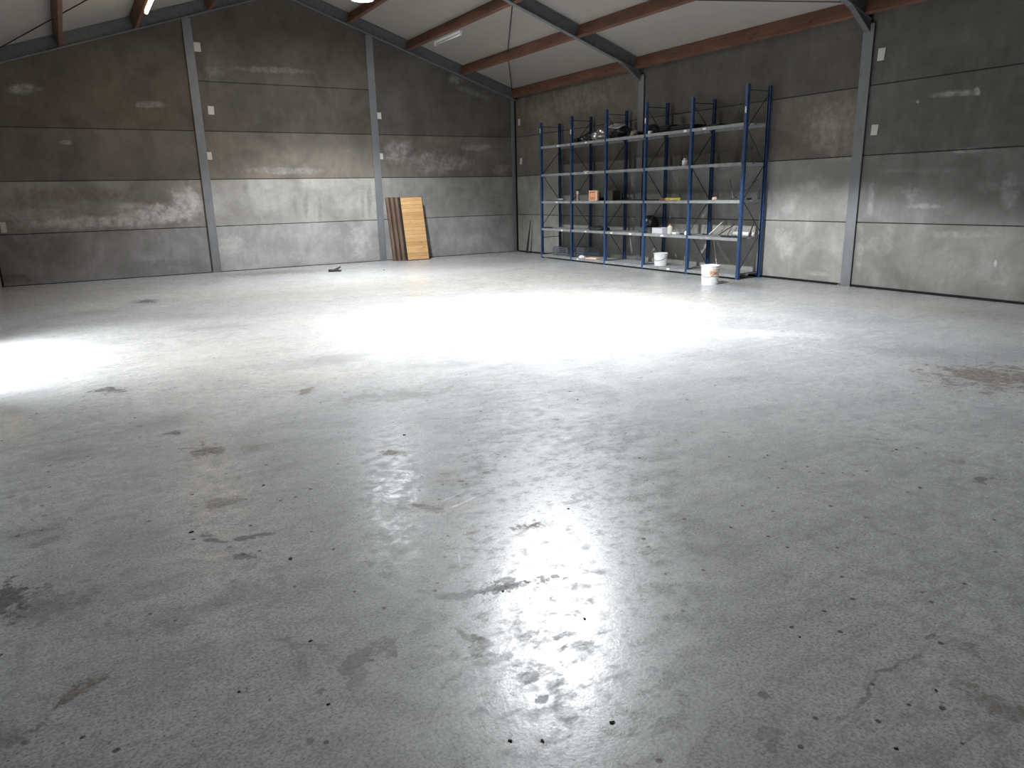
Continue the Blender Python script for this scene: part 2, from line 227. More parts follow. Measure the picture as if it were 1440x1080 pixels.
M['shelf'] = mat_simple('dusty_galvanised_shelf', (.33, .34, .345), .6, metal=.1, var=.22, scale=9)
M['sticker'] = mat_simple('white_sticker_paper', (.78, .78, .75), .6, var=.08)
M['paper'] = mat_simple('white_notice_paper', (.62, .60, .56), .7, var=.12, scale=40)
M['white_plastic'] = mat_simple('white_plastic', (.80, .80, .79), .35, var=.05, scale=14)
M['black_bag'] = mat_simple('black_plastic_sheeting', (.012, .012, .014), .32, var=.3, scale=14)
M['black'] = mat_simple('matt_black_rubber', (.015, .015, .016), .6, var=.2)
M['silver'] = mat_simple('crumpled_silver_film', (.52, .50, .47), .28, metal=.7, var=.25, scale=20)
M['grey_metal'] = mat_simple('dull_grey_metal', (.36, .365, .36), .45, metal=.5, var=.2)
M['green_box'] = mat_simple('dark_grey_green_board', (.10, .105, .09), .7, var=.25)
M['brown_box'] = mat_simple('brown_cardboard', (.075, .065, .055), .8, var=.2)
M['light_box'] = mat_simple('pale_blue_grey_plastic', (.60, .61, .65), .5, var=.1)
M['cream'] = mat_simple('cream_plastic', (.66, .63, .52), .45, var=.1)
M['red'] = mat_simple('dull_red_plastic', (.38, .09, .06), .5, var=.2)
M['orange'] = mat_simple('orange_print', (.78, .30, .15), .6, var=.12)
M['orange_box'] = mat_simple('orange_pink_cardboard', (.80, .36, .20), .7, var=.10)
M['yellow'] = mat_simple('yellow_paint', (.62, .50, .08), .5, var=.15)
M['pink'] = mat_simple('pale_pink_label', (.55, .36, .34), .5, var=.15)
M['brown_print'] = mat_simple('brown_label_print', (.36, .12, .05), .6, var=.1)
M['peach'] = mat_simple('peach_label', (.80, .55, .40), .6, var=.08)
M['tan'] = mat_simple('tan_stick_wood', (.42, .33, .24), .7, var=.25)
M['crumb'] = mat_simple('dark_dirt', (.04, .037, .033), .9, var=.3)
M['lamp_white'] = mat_simple('white_lamp_housing', (.75, .75, .74), .4, var=.04)
M['lamp_grey'] = mat_simple('grey_cast_lamp_body', (.25, .26, .27), .45, metal=.4, var=.1)
M['lens'] = mat_emit('lit_lamp_lens', (.95, .98, 1.0), 40.)
M['lens_soft'] = mat_emit('frosted_lit_lamp_lens', (.95, .98, 1.0), 40.)
M['tube_warm'] = mat_emit('warm_lit_tube', (1.0, .70, .38), 16.)
M['tube_off'] = mat_simple('unlit_tube_glass', (.72, .71, .68), .2, var=.03)

# the big leaning boards: knotty pine with horizontal planks
def mat_boards():
    m, nt, b = new_mat('knotty_yellow_pine'); t = NT(nt); P = t.obj()
    sp = nt.nodes.new('ShaderNodeSeparateXYZ'); t.lk(P, sp.inputs[0])
    row = t.math('FLOOR', t.math('MULTIPLY', sp.outputs[2], 11.))
    wn = nt.nodes.new('ShaderNodeTexWhiteNoise'); wn.noise_dimensions = '1D'; t.lk(row, wn.inputs['W'])
    g = t.noise(t.mapping(P, (1.5, 4, 22)), 2.4, 5, .6, .5)
    c = t.mix(wn.outputs['Value'], (.55, .32, .13), (.72, .47, .22))
    c = t.mix(t.rng(g, .42, .72, 0, .75), c, (.44, .23, .085))
    v = t.vor(t.mapping(P, (5, 1, 9)), 1.)
    c = t.mix(t.rng(v.outputs['Distance'], .17, .08, 0, .7), c, (.26, .12, .05))
    fr = t.math('FRACT', t.math('MULTIPLY', sp.outputs[2], 11.))
    c = t.mix(t.math('LESS_THAN', fr, .06), c, (.30, .16, .07))
    t.lk(c, b.inputs['Base Color']); b.inputs['Roughness'].default_value = .6
    return m
M['pine'] = mat_boards()
M['board_edge'] = mat_wood('brown_board_edge', (.19, .115, .08), (.09, .055, .04), (.24, .16, .115), 2, 1.2)
M['board_dark'] = mat_simple('dark_rail_and_gap_shade', (.045, .028, .02), .7, var=.3)

# ---------------------------------------------------------------- mesh helpers
def bx(bm, x0, x1, y0, y1, z0, z1):
    v = [bm.verts.new((x, y, z)) for x in (x0, x1) for y in (y0, y1) for z in (z0, z1)]
    for f in ((0,1,3,2), (4,6,7,5), (0,4,5,1), (2,3,7,6), (0,2,6,4), (1,5,7,3)):
        bm.faces.new([v[i] for i in f])
    return v
def prism(bm, pts, axis, a, b, bevel=0):
    """polygon pts in the two other axes, extruded along axis from a to b"""
    def mk(p, h):
        q = list(p); q.insert(axis, h); return bm.verts.new(q)
    A = [mk(p, a) for p in pts]; B = [mk(p, b) for p in pts]
    n = len(pts); fs = [bm.faces.new(A), bm.faces.new(B[::-1])]
    for i in range(n): fs.append(bm.faces.new((A[i], B[i], B[(i+1) % n], A[(i+1) % n])))
    return fs
def tube(bm, pts, r, n=8, cap=True):
    pts = [Vector(p) for p in pts]; rings = []
    rs = r if isinstance(r, (list, tuple)) else [r]*len(pts)
    for i, p in enumerate(pts):
        d = (pts[min(i+1, len(pts)-1)] - pts[max(i-1, 0)]).normalized()
        up = Vector((0, 0, 1)) if abs(d.z) < .9 else Vector((1, 0, 0))
        a = d.cross(up).normalized(); c = a.cross(d)
        rings.append([bm.verts.new(p + (a*math.cos(2*math.pi*k/n) + c*math.sin(2*math.pi*k/n))*rs[i]) for k in range(n)])
    for i in range(len(rings)-1):
        for k in range(n): bm.faces.new((rings[i][k], rings[i][(k+1) % n], rings[i+1][(k+1) % n], rings[i+1][k]))
    if cap:
        bm.faces.new(rings[0][::-1]); bm.faces.new(rings[-1])
def lathe(bm, prof, n=32, closed=False):
    rings = []
    for r, z in prof:
        if r < 1e-5: rings.append([bm.verts.new((0, 0, z))])
        else: rings.append([bm.verts.new((r*math.cos(2*math.pi*k/n), r*math.sin(2*math.pi*k/n), z)) for k in range(n)])
    for A, B in zip(rings, rings[1:]):
        for k in range(n):
            k2 = (k+1) % n
            if len(A) == 1 and len(B) == 1: continue
            if len(A) == 1: bm.faces.new((A[0], B[k], B[k2]))
            elif len(B) == 1: bm.faces.new((A[k], B[0], A[k2]))
            else: bm.faces.new((A[k], B[k], B[k2], A[k2]))
def obj(name, bm, mat, parent=None, loc=(0,0,0), rot=(0,0,0), bevel=0, smooth=False):
    bmesh.ops.recalc_face_normals(bm, faces=bm.faces)
    me = bpy.data.meshes.new(name); bm.to_mesh(me); bm.free()
    for mm in (mat if isinstance(mat, (list, tuple)) else [mat]): me.materials.append(mm)
    o = bpy.data.objects.new(name, me); COL.objects.link(o)
    o.location = loc; o.rotation_euler = rot
    if parent: o.parent = parent
    if smooth:
        for p in me.polygons: p.use_smooth = True
    if bevel:
        md = o.modifiers.new('bevel', 'BEVEL'); md.width = bevel; md.segments = 2; md.limit_method = 'ANGLE'
    return o
def thing(name, label, cat, loc=(0,0,0), rot=(0,0,0), group=None):
    o = bpy.data.objects.new(name, None); COL.objects.link(o); o.location = loc; o.rotation_euler = rot
    o.empty_display_size = .1
    return tag(o, label, cat, group)
def tag(o, label, cat, group=None):
    o['label'] = label; o['category'] = cat
    if group: o['group'] = group
    return o
def struct(o): o['kind'] = 'structure'; return o
def B(): return bmesh.new()
def box_obj(name, dims, mat, parent=None, loc=(0,0,0), rot=(0,0,0), bevel=.003):
    bm = B(); a, b, c = dims; bx(bm, -a/2, a/2, -b/2, b/2, 0, c)
    return obj(name, bm, mat, parent, loc, rot, bevel)

# ---------------------------------------------------------------- setting
bm = B(); bx(bm, -W-.3, .3, -LEN-.3, .3, -.2, 0); struct(obj('floor', bm, M['floor']))

def clip_top(x0, x1, z0, z1):
    """polygon of a gable panel clipped by the roof underside"""
    pts = [(x0, z0), (x1, z0)]
    xs = [x1] + ([RIDGE] if x0 < RIDGE < x1 else []) + [x0]
    for x in xs: pts.append((x, min(z1, top(x)-.004)))
    return pts
def panel_mesh(bm, pts, axis, a, b, tone, lay):
    fs = prism(bm, pts, axis, a, b)
    for f in fs:
        for l in f.loops: l[lay] = (*tone, 1)
G = .007
cx = [-W, -7.90, -3.97, 0]
bm = B(); lay = bm.loops.layers.float_color.new('panel_tone')
tones = {  # (bay, row) -> panel tone, brown upper rows darkened to paint the lamps' cut-off
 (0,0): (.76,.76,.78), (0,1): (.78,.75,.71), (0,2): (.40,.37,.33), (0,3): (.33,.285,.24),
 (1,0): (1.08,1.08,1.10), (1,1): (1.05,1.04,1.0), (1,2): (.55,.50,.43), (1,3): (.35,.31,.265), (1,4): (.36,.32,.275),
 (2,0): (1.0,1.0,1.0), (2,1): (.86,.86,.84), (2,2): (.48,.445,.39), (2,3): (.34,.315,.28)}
for bay in range(3):
    x0, x1 = cx[bay]+.03, cx[bay+1]-.03
    edges = [0, 1, 2, 3, 4, 9] if bay == 1 else [0, 1, 2, 3, 9]
    for r in range(len(edges)-1):
        z0, z1 = edges[r]+(G if r else .012), edges[r+1]-G
        panel_mesh(bm, clip_top(x0, x1, z0, z1), 1, 0, .12, tones[(bay, r)], lay)
struct(obj('wall_back', bm, M['gable'], bevel=.006))
bm = B(); prism(bm, [(-W-.12, -.05), (.12, -.05), (.12, top(0)), (RIDGE, top(RIDGE)), (-W-.12, top(0))], 1, .015, .16)
struct(obj('trim_1', bm, M['gap']))

def side_wall(name, x_in, x_out, mat, opening=None, tonef=None):
    bm = B(); lay = bm.loops.layers.float_color.new('panel_tone')
    for bay in range(5):
        y1, y0 = -bay*BAY-.03, -(bay+1)*BAY+.03
        for r in range(4):
            z0, z1 = r+(G if r else .012), (r+1-G if r < 3 else ZT+.0)
            segs = [(y0, y1)]
            if opening and opening[0] > y0 and opening[1] < y1 and r < 2: segs = [(y0, opening[0]), (opening[1], y1)]
            for (ya, yb) in segs:
                panel_mesh(bm, [(min(x_in, x_out), z0), (max(x_in, x_out), z0), (max(x_in, x_out), z1), (min(x_in, x_out), z1)], 1, ya, yb, tonef(bay, r), lay)
    return struct(obj(name, bm, mat, bevel=.006))
def tone_r(bay, r):  # upper rows darker, painting the fade above the lamp cones into the panels
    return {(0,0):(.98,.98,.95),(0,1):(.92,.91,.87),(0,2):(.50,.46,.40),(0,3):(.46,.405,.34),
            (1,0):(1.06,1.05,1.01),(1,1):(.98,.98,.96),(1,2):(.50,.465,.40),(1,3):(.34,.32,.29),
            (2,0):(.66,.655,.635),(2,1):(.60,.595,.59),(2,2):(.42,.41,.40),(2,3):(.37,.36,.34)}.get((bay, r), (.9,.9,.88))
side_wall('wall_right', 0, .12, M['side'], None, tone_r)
OP = (-9.75, -7.35)
side_wall('wall_left', -W, -W-.12, M['plain'], OP, lambda b, r: (.9, .9, .88))
bm = B(); bx(bm, .015, .16, -LEN, 0, -.05, ZT); struct(obj('trim_2', bm, M['gap']))
bm = B(); prism(bm, [(OP[0], 0), (OP[0], 2.0), (OP[1], 2.0), (OP[1], 0), (.1, 0), (.1, ZT), (-LEN, ZT), (-LEN, 0)], 0, -W-.16, -W-.13)
struct(obj('trim_3', bm, M['gap']))
bm = B(); lay = bm.loops.layers.float_color.new('panel_tone')
for r in range(6):
    z1 = r+1-G if r < 5 else 9
    pts = clip_top(-W, 0, r+G, z1)
    if r == 4: # the roof line cuts this course near the eaves
        h = (5-ZT)/SL; pts = [(-W+.0, 4+G), (0, 4+G), (0, ZT), (-h, 5-G), (-W+h, 5-G), (-W, ZT)]
    if r == 5:
        h = (5-ZT)/SL; pts = [(-W+h, 5+G), (-h, 5+G), (RIDGE, top(RIDGE))]
    panel_mesh(bm, pts, 1, -LEN-.12, -LEN, (.9,.9,.88), lay)
struct(obj('wall_front', bm, M['plain']))
# roof sheets
bm = B()
prism(bm, [(.35, ZT-.35*SL), (RIDGE, top(RIDGE)), (-W-.35, ZT-.35*SL), (-W-.35, ZT-.35*SL+.1), (RIDGE, top(RIDGE)+.1), (.35, ZT-.35*SL+.1)], 1, -LEN-.3, .3)
struct(obj('ceiling', bm, M['sheet']))
# footing ledge at the foot of the right wall
bm = B(); bx(bm, -.025, 0, -LEN, -.02, 0, .035); struct(obj('baseboard_right', bm, M['plain'], bevel=.004))

# ---------------------------------------------------------------- steel columns
def column(name, loc, facing, h, label, wid=.17, group=None, base=True):
    """I column with its flange proud of the wall; facing 0: gable wall, 1: right wall, 2: left wall"""
    t = thing(name, label, 'column', loc, (0, 0, {0: 0, 1: -math.pi/2, 2: math.pi/2}[facing]), group)
    bm = B(); bx(bm, -wid/2, wid/2, -.040, -.024, 0, h); obj('flange', bm, M['steel'], t, bevel=.003)
    bm = B(); bx(bm, -.012, .012, -.024, .012, 0, h); obj('web', bm, M['rafter'], t)
    if base:
        bm = B(); bx(bm, -wid/2-.03, wid/2+.03, -.075, -.0405, 0, .012)
        for s in (-1, 1): tube(bm, [(s*(wid/2+.005), -.058, .012), (s*(wid/2+.005), -.058, .035)], .011, 6)
        obj('base_plate', bm, M['steel'], t)
    return t
column('steel_column', (-7.90, 0, 0), 0, bot(-7.9)-.0, 'galvanised steel column on the gable wall under the lit warm tube lamp', .175)
column('steel_column', (-3.97, 0, 0), 0, bot(-3.97)-.0, 'galvanised steel column on the gable wall beside the leaning pine boards', .175)
column('steel_column', (-.11, 0, 0), 0, bot(-.11), 'dark steel column in the corner where gable and right wall meet', .10)
column('steel_column', (0, -5.07, 0), 1, 3.86, 'steel column on the right wall standing behind the blue shelving rack', .175)
column('steel_column', (0, -10.14, 0), 1, 3.86, 'pale grey steel column on the open right wall, nearest to the viewer', .175)

# ---------------------------------------------------------------- rafters (I beams along the slopes)
def rafter(y, side, label, group=None, gable=False):
    """side +1 right slope, -1 left slope"""
    sx = lambda d: (-d if side > 0 else -W+d)
    t = thing('steel_rafter', label, 'rafter', (sx(0), y, ZB), group=group)
    hw = .05; D0, D1 = .03, W/2
    def sl(bm, z0, z1, w, d0=D0, d1=D1):
        pts = [(d0*(-1 if side > 0 else 1), SL*d0+z0), (d1*(-1 if side > 0 else 1), SL*d1+z0),
               (d1*(-1 if side > 0 else 1), SL*d1+z1), (d0*(-1 if side > 0 else 1), SL*d0+z1)]
        prism(bm, pts, 1, -w, w)
    dd = ZT-ZB
    bm = B(); sl(bm, 0, .014, hw); obj('bottom_flange', bm, M['rafter_light'], t)
    bm = B(); sl(bm, dd-.016, dd-.002, hw); obj('top_flange', bm, M['rafter'], t)
    bm = B(); sl(bm, .014, dd-.016, .006); obj('web', bm, M['rafter'], t)
    if not gable:
        bm = B()  # triangular haunch where the rafter meets its column
        s = -1 if side > 0 else 1
        prism(bm, [(s*.03, -.16), (s*.03, SL*.03), (s*.50, SL*.50), (s*.46, SL*.46-.01)], 1, -.045, .045)
        obj('haunch_plate', bm, M['rafter'], t)
    return t
rafter(-.07, 1, 'grey steel rafter sloping along the top of the gable wall, right of the ridge', gable=True)
rafter(-.07, -1, 'grey steel rafter sloping along the top of the gable wall, left of the ridge', gable=True)
rafter(-5.0, 1, 'grey blue steel rafter rising from the right wall above the far part of the rack')
rafter(-5.0, -1, 'dark steel rafter crossing the top left corner, first one in front of the gable')
rafter(-10.12, 1, 'grey blue steel rafter rising from the pale column on the open right wall')

# ---------------------------------------------------------------- purlins (timber between the rafters)
def purlin(d, side, ya, yb, label, depth=.225, wd=.075, group=None):
    x = -d if side > 0 else -W+d
    bm = B()
    L = yb-ya
    bx(bm, -wd/2, wd/2, 0, L, -depth, 0)
    o = obj('timber_purlin', bm, M['purlin'], None, (x, ya, ZT+SL*d-.006), (0, math.atan(SL)*(1 if side > 0 else -1), 0), bevel=.004)
    return tag(o, label, 'purlin')
P_D = [.10, 1.55, 2.98, 4.40, 5.72]
WORD = ['along the top of the right wall', 'second up from the right wall', 'third up from the right wall', 'fourth up from the right wall', 'just right of the ridge']
BAYS = [(-4.992, -.12, 'gable end bay'), (-10.112, -5.008, 'middle bay'), (-15.1, -10.128, 'nearest bay')]
for i, d in enumerate(P_D):
    for j, (ya, yb, w) in enumerate(BAYS):
        if (i >= 3 and j == 2) or (i == 4): continue
        if i >= 3 and j == 1: continue
        purlin(d, 1, ya, yb, 'red brown timber purlin %s, %s' % (WORD[i], w))
LW = ['first left of the ridge', 'second left of the ridge, carrying the lit warm tube lamp', 'third left of the ridge, leftmost in view']
for i, d in enumerate([4.40, 2.98, 1.62]):
    purlin(d, -1, -4.992, -.12, 'red brown timber purlin, %s' % LW[i], depth=.225)
# rods of the roof bracing
def rod(pts, label):
    bm = B(); tube(bm, pts, .010, 6); tag(obj('brace_rod', bm, M['rod']), label, 'rod')
def rp(x, y, off=.10): return (x, y, bot(x)+off)
rod([rp(-2.95, -4.85, .2), rp(-1.57, -2.3, .2), rp(-.18, -.15, .2)], 'thin dark steel bracing rod under the roof sheets near the far right corner')
rod([rp(-11.33, -.15, .2), rp(-10.44, -1.58, .2), rp(-8.5, -4.7, .2)], 'thin dark steel bracing rod under the roof sheets at the upper left')
rod([rp(-2.75, -5.15, .2), rp(-1.42, -7.67, .2), rp(-.2, -9.98, .2)], 'thin dark steel bracing rod ending at the top of the pale near column')

# ---------------------------------------------------------------- lamps
POW = 8.0
def high_bay(loc, label, power, spread, blend, core, lens, glare=0):
    t = thing('high_bay_lamp', label, 'ceiling lamp', loc)
    bm = B(); lathe(bm, [(0, .0), (.19, 0), (.19, .004), (0, .004)], 40); obj('lens', bm, M[lens], t, (0, 0, .008))
    bm = B(); lathe(bm, [(.195, .013), (.205, 0), (.212, .002), (.212, .05), (.16, .075), (.10, .09), (.0, .095)], 40); obj('shade', bm, M['lamp_white'], t, smooth=True)
    bm = B(); lathe(bm, [(.0, .09), (.09, .09), (.085, .20), (.05, .23), (0, .23)], 24)
    for k in range(12):
        a = k*math.pi/6; prism(bm, [(.085*math.cos(a)-.003, .085*math.sin(a)-.003), (.13*math.cos(a), .13*math.sin(a)), (.13*math.cos(a)+.004, .13*math.sin(a)+.004), (.085*math.cos(a)+.003, .085*math.sin(a)+.003)], 2, .085, .16)
    obj('driver_housing', bm, M['lamp_grey'], t)
    h = top(loc[0])-loc[2]
    bm = B(); tube(bm, [(0, 0, .22), (0, 0, h-.005)], .006, 8); obj('suspension_rod', bm, M['rod'], t)
    ld = bpy.data.lights.new('high_bay_light', 'SPOT'); ld.spot_size = math.radians(2*spread); ld.spot_blend = blend; ld.shadow_soft_size = .15; ld.energy = power*POW
    ld.color = (.94, .97, 1.0)
    lo = bpy.data.objects.new('lamp_light', ld); COL.objects.link(lo); lo.parent = t; lo.location = (0, 0, -.02)
    ld = bpy.data.lights.new('high_bay_core', 'AREA'); ld.shape = 'DISK'; ld.size = .34; ld.energy = core
    ld.color = (.94, .97, 1.0); ld.spread = math.radians(100)
    lo = bpy.data.objects.new('lamp_core', ld); COL.objects.link(lo); lo.parent = t; lo.location = (0, 0, -.012)
    if glare:
        ld = bpy.data.lights.new('high_bay_glare', 'AREA'); ld.shape = 'DISK'; ld.size = .38; ld.energy = glare; ld.color = (.94, .97, 1.0)
        lo = bpy.data.objects.new('lamp_glare', ld); COL.objects.link(lo); lo.parent = t; lo.location = (0, 0, -.006)
    return t
high_bay((-5.30, -3.33, 5.09), 'white round high bay lamp glowing at the top edge of the picture', 190, 59, .34, 70, 'lens', 130)
high_bay((-5.50, -9.84, 4.45), 'round high bay lamp hanging over the middle of the hall, mirrored in the floor', 385, 64, .14, 210, 'lens_soft')

def tube_lamp(x, y0, y1, z, lit, label):
    t = thing('tube_lamp', label, 'tube lamp', (x, y0, z))
    L = y1-y0
    bm = B(); bx(bm, -.03, .03, 0, L, .03, .075); obj('housing', bm, M['lamp_white'], t, bevel=.004)
    for yy in (.0, L-.03):
        bm = B(); bx(bm, -.028, .028, yy, yy+.03, -.02, .03); obj('end_cap', bm, M['lamp_white'], t, bevel=.004)
    bm = B(); tube(bm, [(0, .031, .0), (0, L-.031, 0)], .028 if lit else .016, 12); obj('tube', bm, M['tube_warm'] if lit else M['tube_off'], t, smooth=True)
    if lit:
        ld = bpy.data.lights.new('tube_light', 'AREA'); ld.shape = 'RECTANGLE'; ld.size = .04; ld.size_y = L-.1
        ld.energy = 18; ld.color = (1, .66, .36)
        lo = bpy.data.objects.new('tube_light', ld); COL.objects.link(lo); lo.parent = t; lo.location = (0, L/2, -.034)
    return t
zt = lambda x: top(x)-.006-.225
tube_lamp(-8.84, -3.10, -1.90, zt(-8.84)-.095, True, 'lit warm white tube lamp under the purlin at the upper left')
tube_lamp(-2.97, -2.75, -1.50, zt(-2.97)-.095, False, 'unlit white tube lamp under the purlin right of the gable peak')

# unseen doorway and area lamp, added to make the light pool at the left
bm = B(); y0, y1 = OP
bx(bm, -W-.13, -W+.02, y0-.06, y0-.001, 0, 2.06); bx(bm, -W-.13, -W+.02, y1+.001, y1+.06, 0, 2.06); bx(bm, -W-.13, -W+.02, y0-.001, y1+.001, 2.0, 2.06)
struct(obj('added_door_1', bm, M['rafter']))
ld = bpy.data.lights.new('added_doorway_light', 'AREA'); ld.shape = 'RECTANGLE'; ld.size = 2.3; ld.size_y = 1.9; ld.spread = math.radians(110); ld.energy = 330; ld.color = (.93, .97, 1)
lo = bpy.data.objects.new('added_doorway_light', ld); COL.objects.link(lo); lo.location = (-W-1.1, (y0+y1)/2, 2.3)
lo.rotation_euler = (math.radians(38), 0, math.radians(-90))
world = bpy.data.worlds.new('World'); S.world = world; world.use_nodes = True
world.node_tree.nodes['Background'].inputs[0].default_value = (.75, .85, 1, 1); world.node_tree.nodes['Background'].inputs[1].default_value = .6

# ---------------------------------------------------------------- papers on the walls
def paper(name, loc, wall, w, h, label, tilt=0, mat='paper', shadow_flap=False):
    bm = B()
    n = 4
    vs = []
    for i in range(n+1):
        row = []
        for j in range(n+1):
            x = -w/2+w*i/n; z = -h/2+h*j/n; y = -.003-.010*(i/n)**2*(1-j/n)
            row.append(bm.verts.new((x, y, z)))
        vs.append(row)
    for i in range(n):
        for j in range(n): bm.faces.new((vs[i][j], vs[i+1][j], vs[i+1][j+1], vs[i][j+1]))
    o = obj(name, bm, M[mat], None, loc, (0, tilt, 0 if wall == 'g' else -math.pi/2))
    md = o.modifiers.new('thick', 'SOLIDIFY'); md.thickness = .0015
    return tag(o, label, 'paper')
paper('paper_note', (-7.74, -.004, 4.66), 'g', .13, .18, 'small white paper on the gable wall, topmost of three right of the left column')
paper('paper_note', (-7.62, -.004, 3.42), 'g', .12, .17, 'small white paper hanging in mid panel right of the left gable column, middle one', .05)
paper('paper_note', (-7.77, -.004, 2.49), 'g', .11, .16, 'small white paper on the gable wall, lowest of three beside the left column', -.04)
paper('paper_note', (-3.83, -.004, 3.43), 'g', .11, .15, 'small white paper beside the right gable column, the upper of two')
paper('paper_note', (-3.84, -.004, 2.50), 'g', .09, .14, 'small white paper beside the right gable column, the lower of two')
paper('paper_note', (-.004, -.20, 3.37), 'r', .12, .16, 'small white paper high on the right wall at the far corner')
paper('paper_note', (-.004, -.26, 2.38), 'r', .12, .16, 'small white paper lower on the right wall at the far corner')
paper('paper_note', (-.004, -10.36, 3.41), 'r', .115, .17, 'white paper beside the near column, the upper of two', .04)
paper('paper_note', (-.004, -10.37, 2.36), 'r', .11, .15, 'white paper beside the near column, the lower of two', .03)
tag(paper('paper_note', (-11.69, -.004, 1.14), 'g', .09, .20, 'pale upright paper low on the gable wall at the left picture edge'), 'pale upright paper low on the gable wall at the left picture edge', 'paper')

# ---------------------------------------------------------------- shelving rack
XF, XR = -.66, -.07
PY = [-2.20-1.25*i for i in range(6)]
LV = [.085, .72, 1.36, 1.985, 2.62]
rack = thing('shelving_rack', 'tall blue steel shelving rack with five grey shelf levels along the right wall', 'shelving rack', (-.36, -5.3, 0))
RO = Vector((-.36, -5.3, 0))
def rp_(x, y, z): return (x-RO.x, y-RO.y, z-RO.z)
HT = [3.16, 3.19, 3.20, 3.21, 3.15, 3.22]
for i, y in enumerate(PY):
    for x, s in ((XF, 1), (XR, -1)):
        bm = B(); h = HT[i]
        w, d, th = .026, .055, .004     # open C section, its slot facing into the frame
        px = 0
        prism(bm, [(0, -w), (0, w), (d*s, w), (d*s, w-.012), (d*s-s*th, w-.012), (d*s-s*th, w-th), (th*s, w-th), (th*s, -w+th), (d*s-s*th, -w+th), (d*s-s*th, -w+.012), (d*s, -w+.012), (d*s, -w)], 2, 0, h)
        bx(bm, min(-.006*s, d*s), max(-.006*s, d*s), -w-.008, w+.008, 0, .008)
        po = obj('post', bm, M['blue'], rack, rp_(x, y, 0))
        bm = B()      # row of slots punched in the face of the post
        k = .08
        while k < h-.05:
            bx(bm, min(-.0006*s, .001*s), max(-.0006*s, .001*s), -.006, .006, k, k+.022); k += .05
        obj('slot', bm, M['brace'], po)['kind'] = 'stuff'
    # braces of the frame
    x0, x1 = XF+.05, XR-.05
    hs = [HT[i]-.09, .10] + ([.50] if i == 0 else [])
    for h in hs:
        bm = B(); tube(bm, [(x0, 0, h), (x1, 0, h)], .008, 6); obj('brace', bm, M['brace'], rack, rp_(0, y, 0))
    zz = [HT[i]-.13, 2.53, 1.95, 1.36, .80, .16] if i != 0 else [2.50, 1.98, 1.38, .80]
    flip = i in (1, 5, 0)
    for k in range(len(zz)-1):
        a, b = (x0, x1) if (k % 2 == 0) != flip else (x1, x0)
        bm = B(); tube(bm, [(a, 0, zz[k]), (b, 0, zz[k+1])], .0075, 6); obj('brace', bm, M['brace'], rack, rp_(0, y, 0))
sid = 0
LABELS = {(0,0):[.55], (0,1):[.5], (1,0):[.5], (1,1):[.5,], (1,2):[.2,.6], (2,0):[.4], (3,0):[.5], (4,0):[.95,.1], (4,3):[.55,.2], (0,4):[.55], (1,4):[], (0,3):[.25]}
LABELS = {(0,1):[.72], (1,1):[.45], (2,1):[.18,.7], (3,1):[.45], (0,2):[.55], (1,3):[.45], (1,4):[.45], (0,4):[.6], (4,4):[.25], (3,4):[.9], (1,0):[.2], (3,0):[.62]}
for bay in range(5):
    ya, yb = PY[bay+1]+.028, PY[bay]-.028
    for lv, z in enumerate(LV):
        bm = B()
        # folded tray: deck with front and rear lips
        xa, xb = XF-.003, XR+.003
        bx(bm, xa, xb, ya, yb, z-.005, z)
        bx(bm, xa, xa+.02, ya, yb, z-.052, z-.005); bx(bm, xb-.02, xb, ya, yb, z-.052, z-.005)
        bx(bm, (xa+xb)/2-.03, (xa+xb)/2+.03, ya, yb, z-.03, z-.005)
        so = obj('shelf', bm, M['shelf'], rack, rp_(0, 0, 0), bevel=.0015)
        for u in LABELS.get((bay, lv), []):
            yy = yb-(yb-ya)*u
            bm = B(); bx(bm, xa-.002, xa-.0005, yy-.04, yy+.04, z-.045, z-.008)
            obj('price_label', bm, M['sticker'], so)['label'] = 'white sticker on the shelf edge'
for i, zz in ((0, 2.98), (1, 2.86), (3, 2.87), (5, 2.82)):
    bm = B(); y = PY[i]; bx(bm, XF-.0022, XF-.0008, y-.014, y+.014, zz-.05, zz+.05)
    obj('post_sticker', bm, M['sticker'], rack, rp_(0, 0, 0))['label'] = 'white sticker near the post top'

# ---------------------------------------------------------------- things on the shelves
def blob(name, dims, mat, loc, label, cat, seed=0, amp=.25, rot=0, sub=4, group=None, freq=3.):
    """crumpled bag-like lump resting on z=0"""
    bm = B(); bmesh.ops.create_icosphere(bm, subdivisions=sub, radius=1)
    for v in bm.verts:
        n = mnoise.noise(v.co*freq*.5+Vector((seed*7.3, 0, 0))); n2 = mnoise.noise(v.co*freq*1.7+Vector((0, seed*3.1, 2)))
        k = 1+amp*n*1.6+amp*.6*abs(n2)
        v.co = v.co*k
        if v.co.z < -.55: v.co.z = -.55
    zs = [v.co.z for v in bm.verts]; z0 = min(zs); zr = max(zs)-z0
    for v in bm.verts:
        v.co = Vector((v.co.x*dims[0]/2, v.co.y*dims[1]/2, (v.co.z-z0)/zr*dims[2]))
    return tag(obj(name, bm, mat, None, loc, (0, 0, rot), smooth=(sub > 3)), label, cat, group)
Z5, Z4, Z3, Z2, Z1 = LV[4]+.001, LV[3]+.001, LV[2]+.001, LV[1]+.001, LV[0]+.001
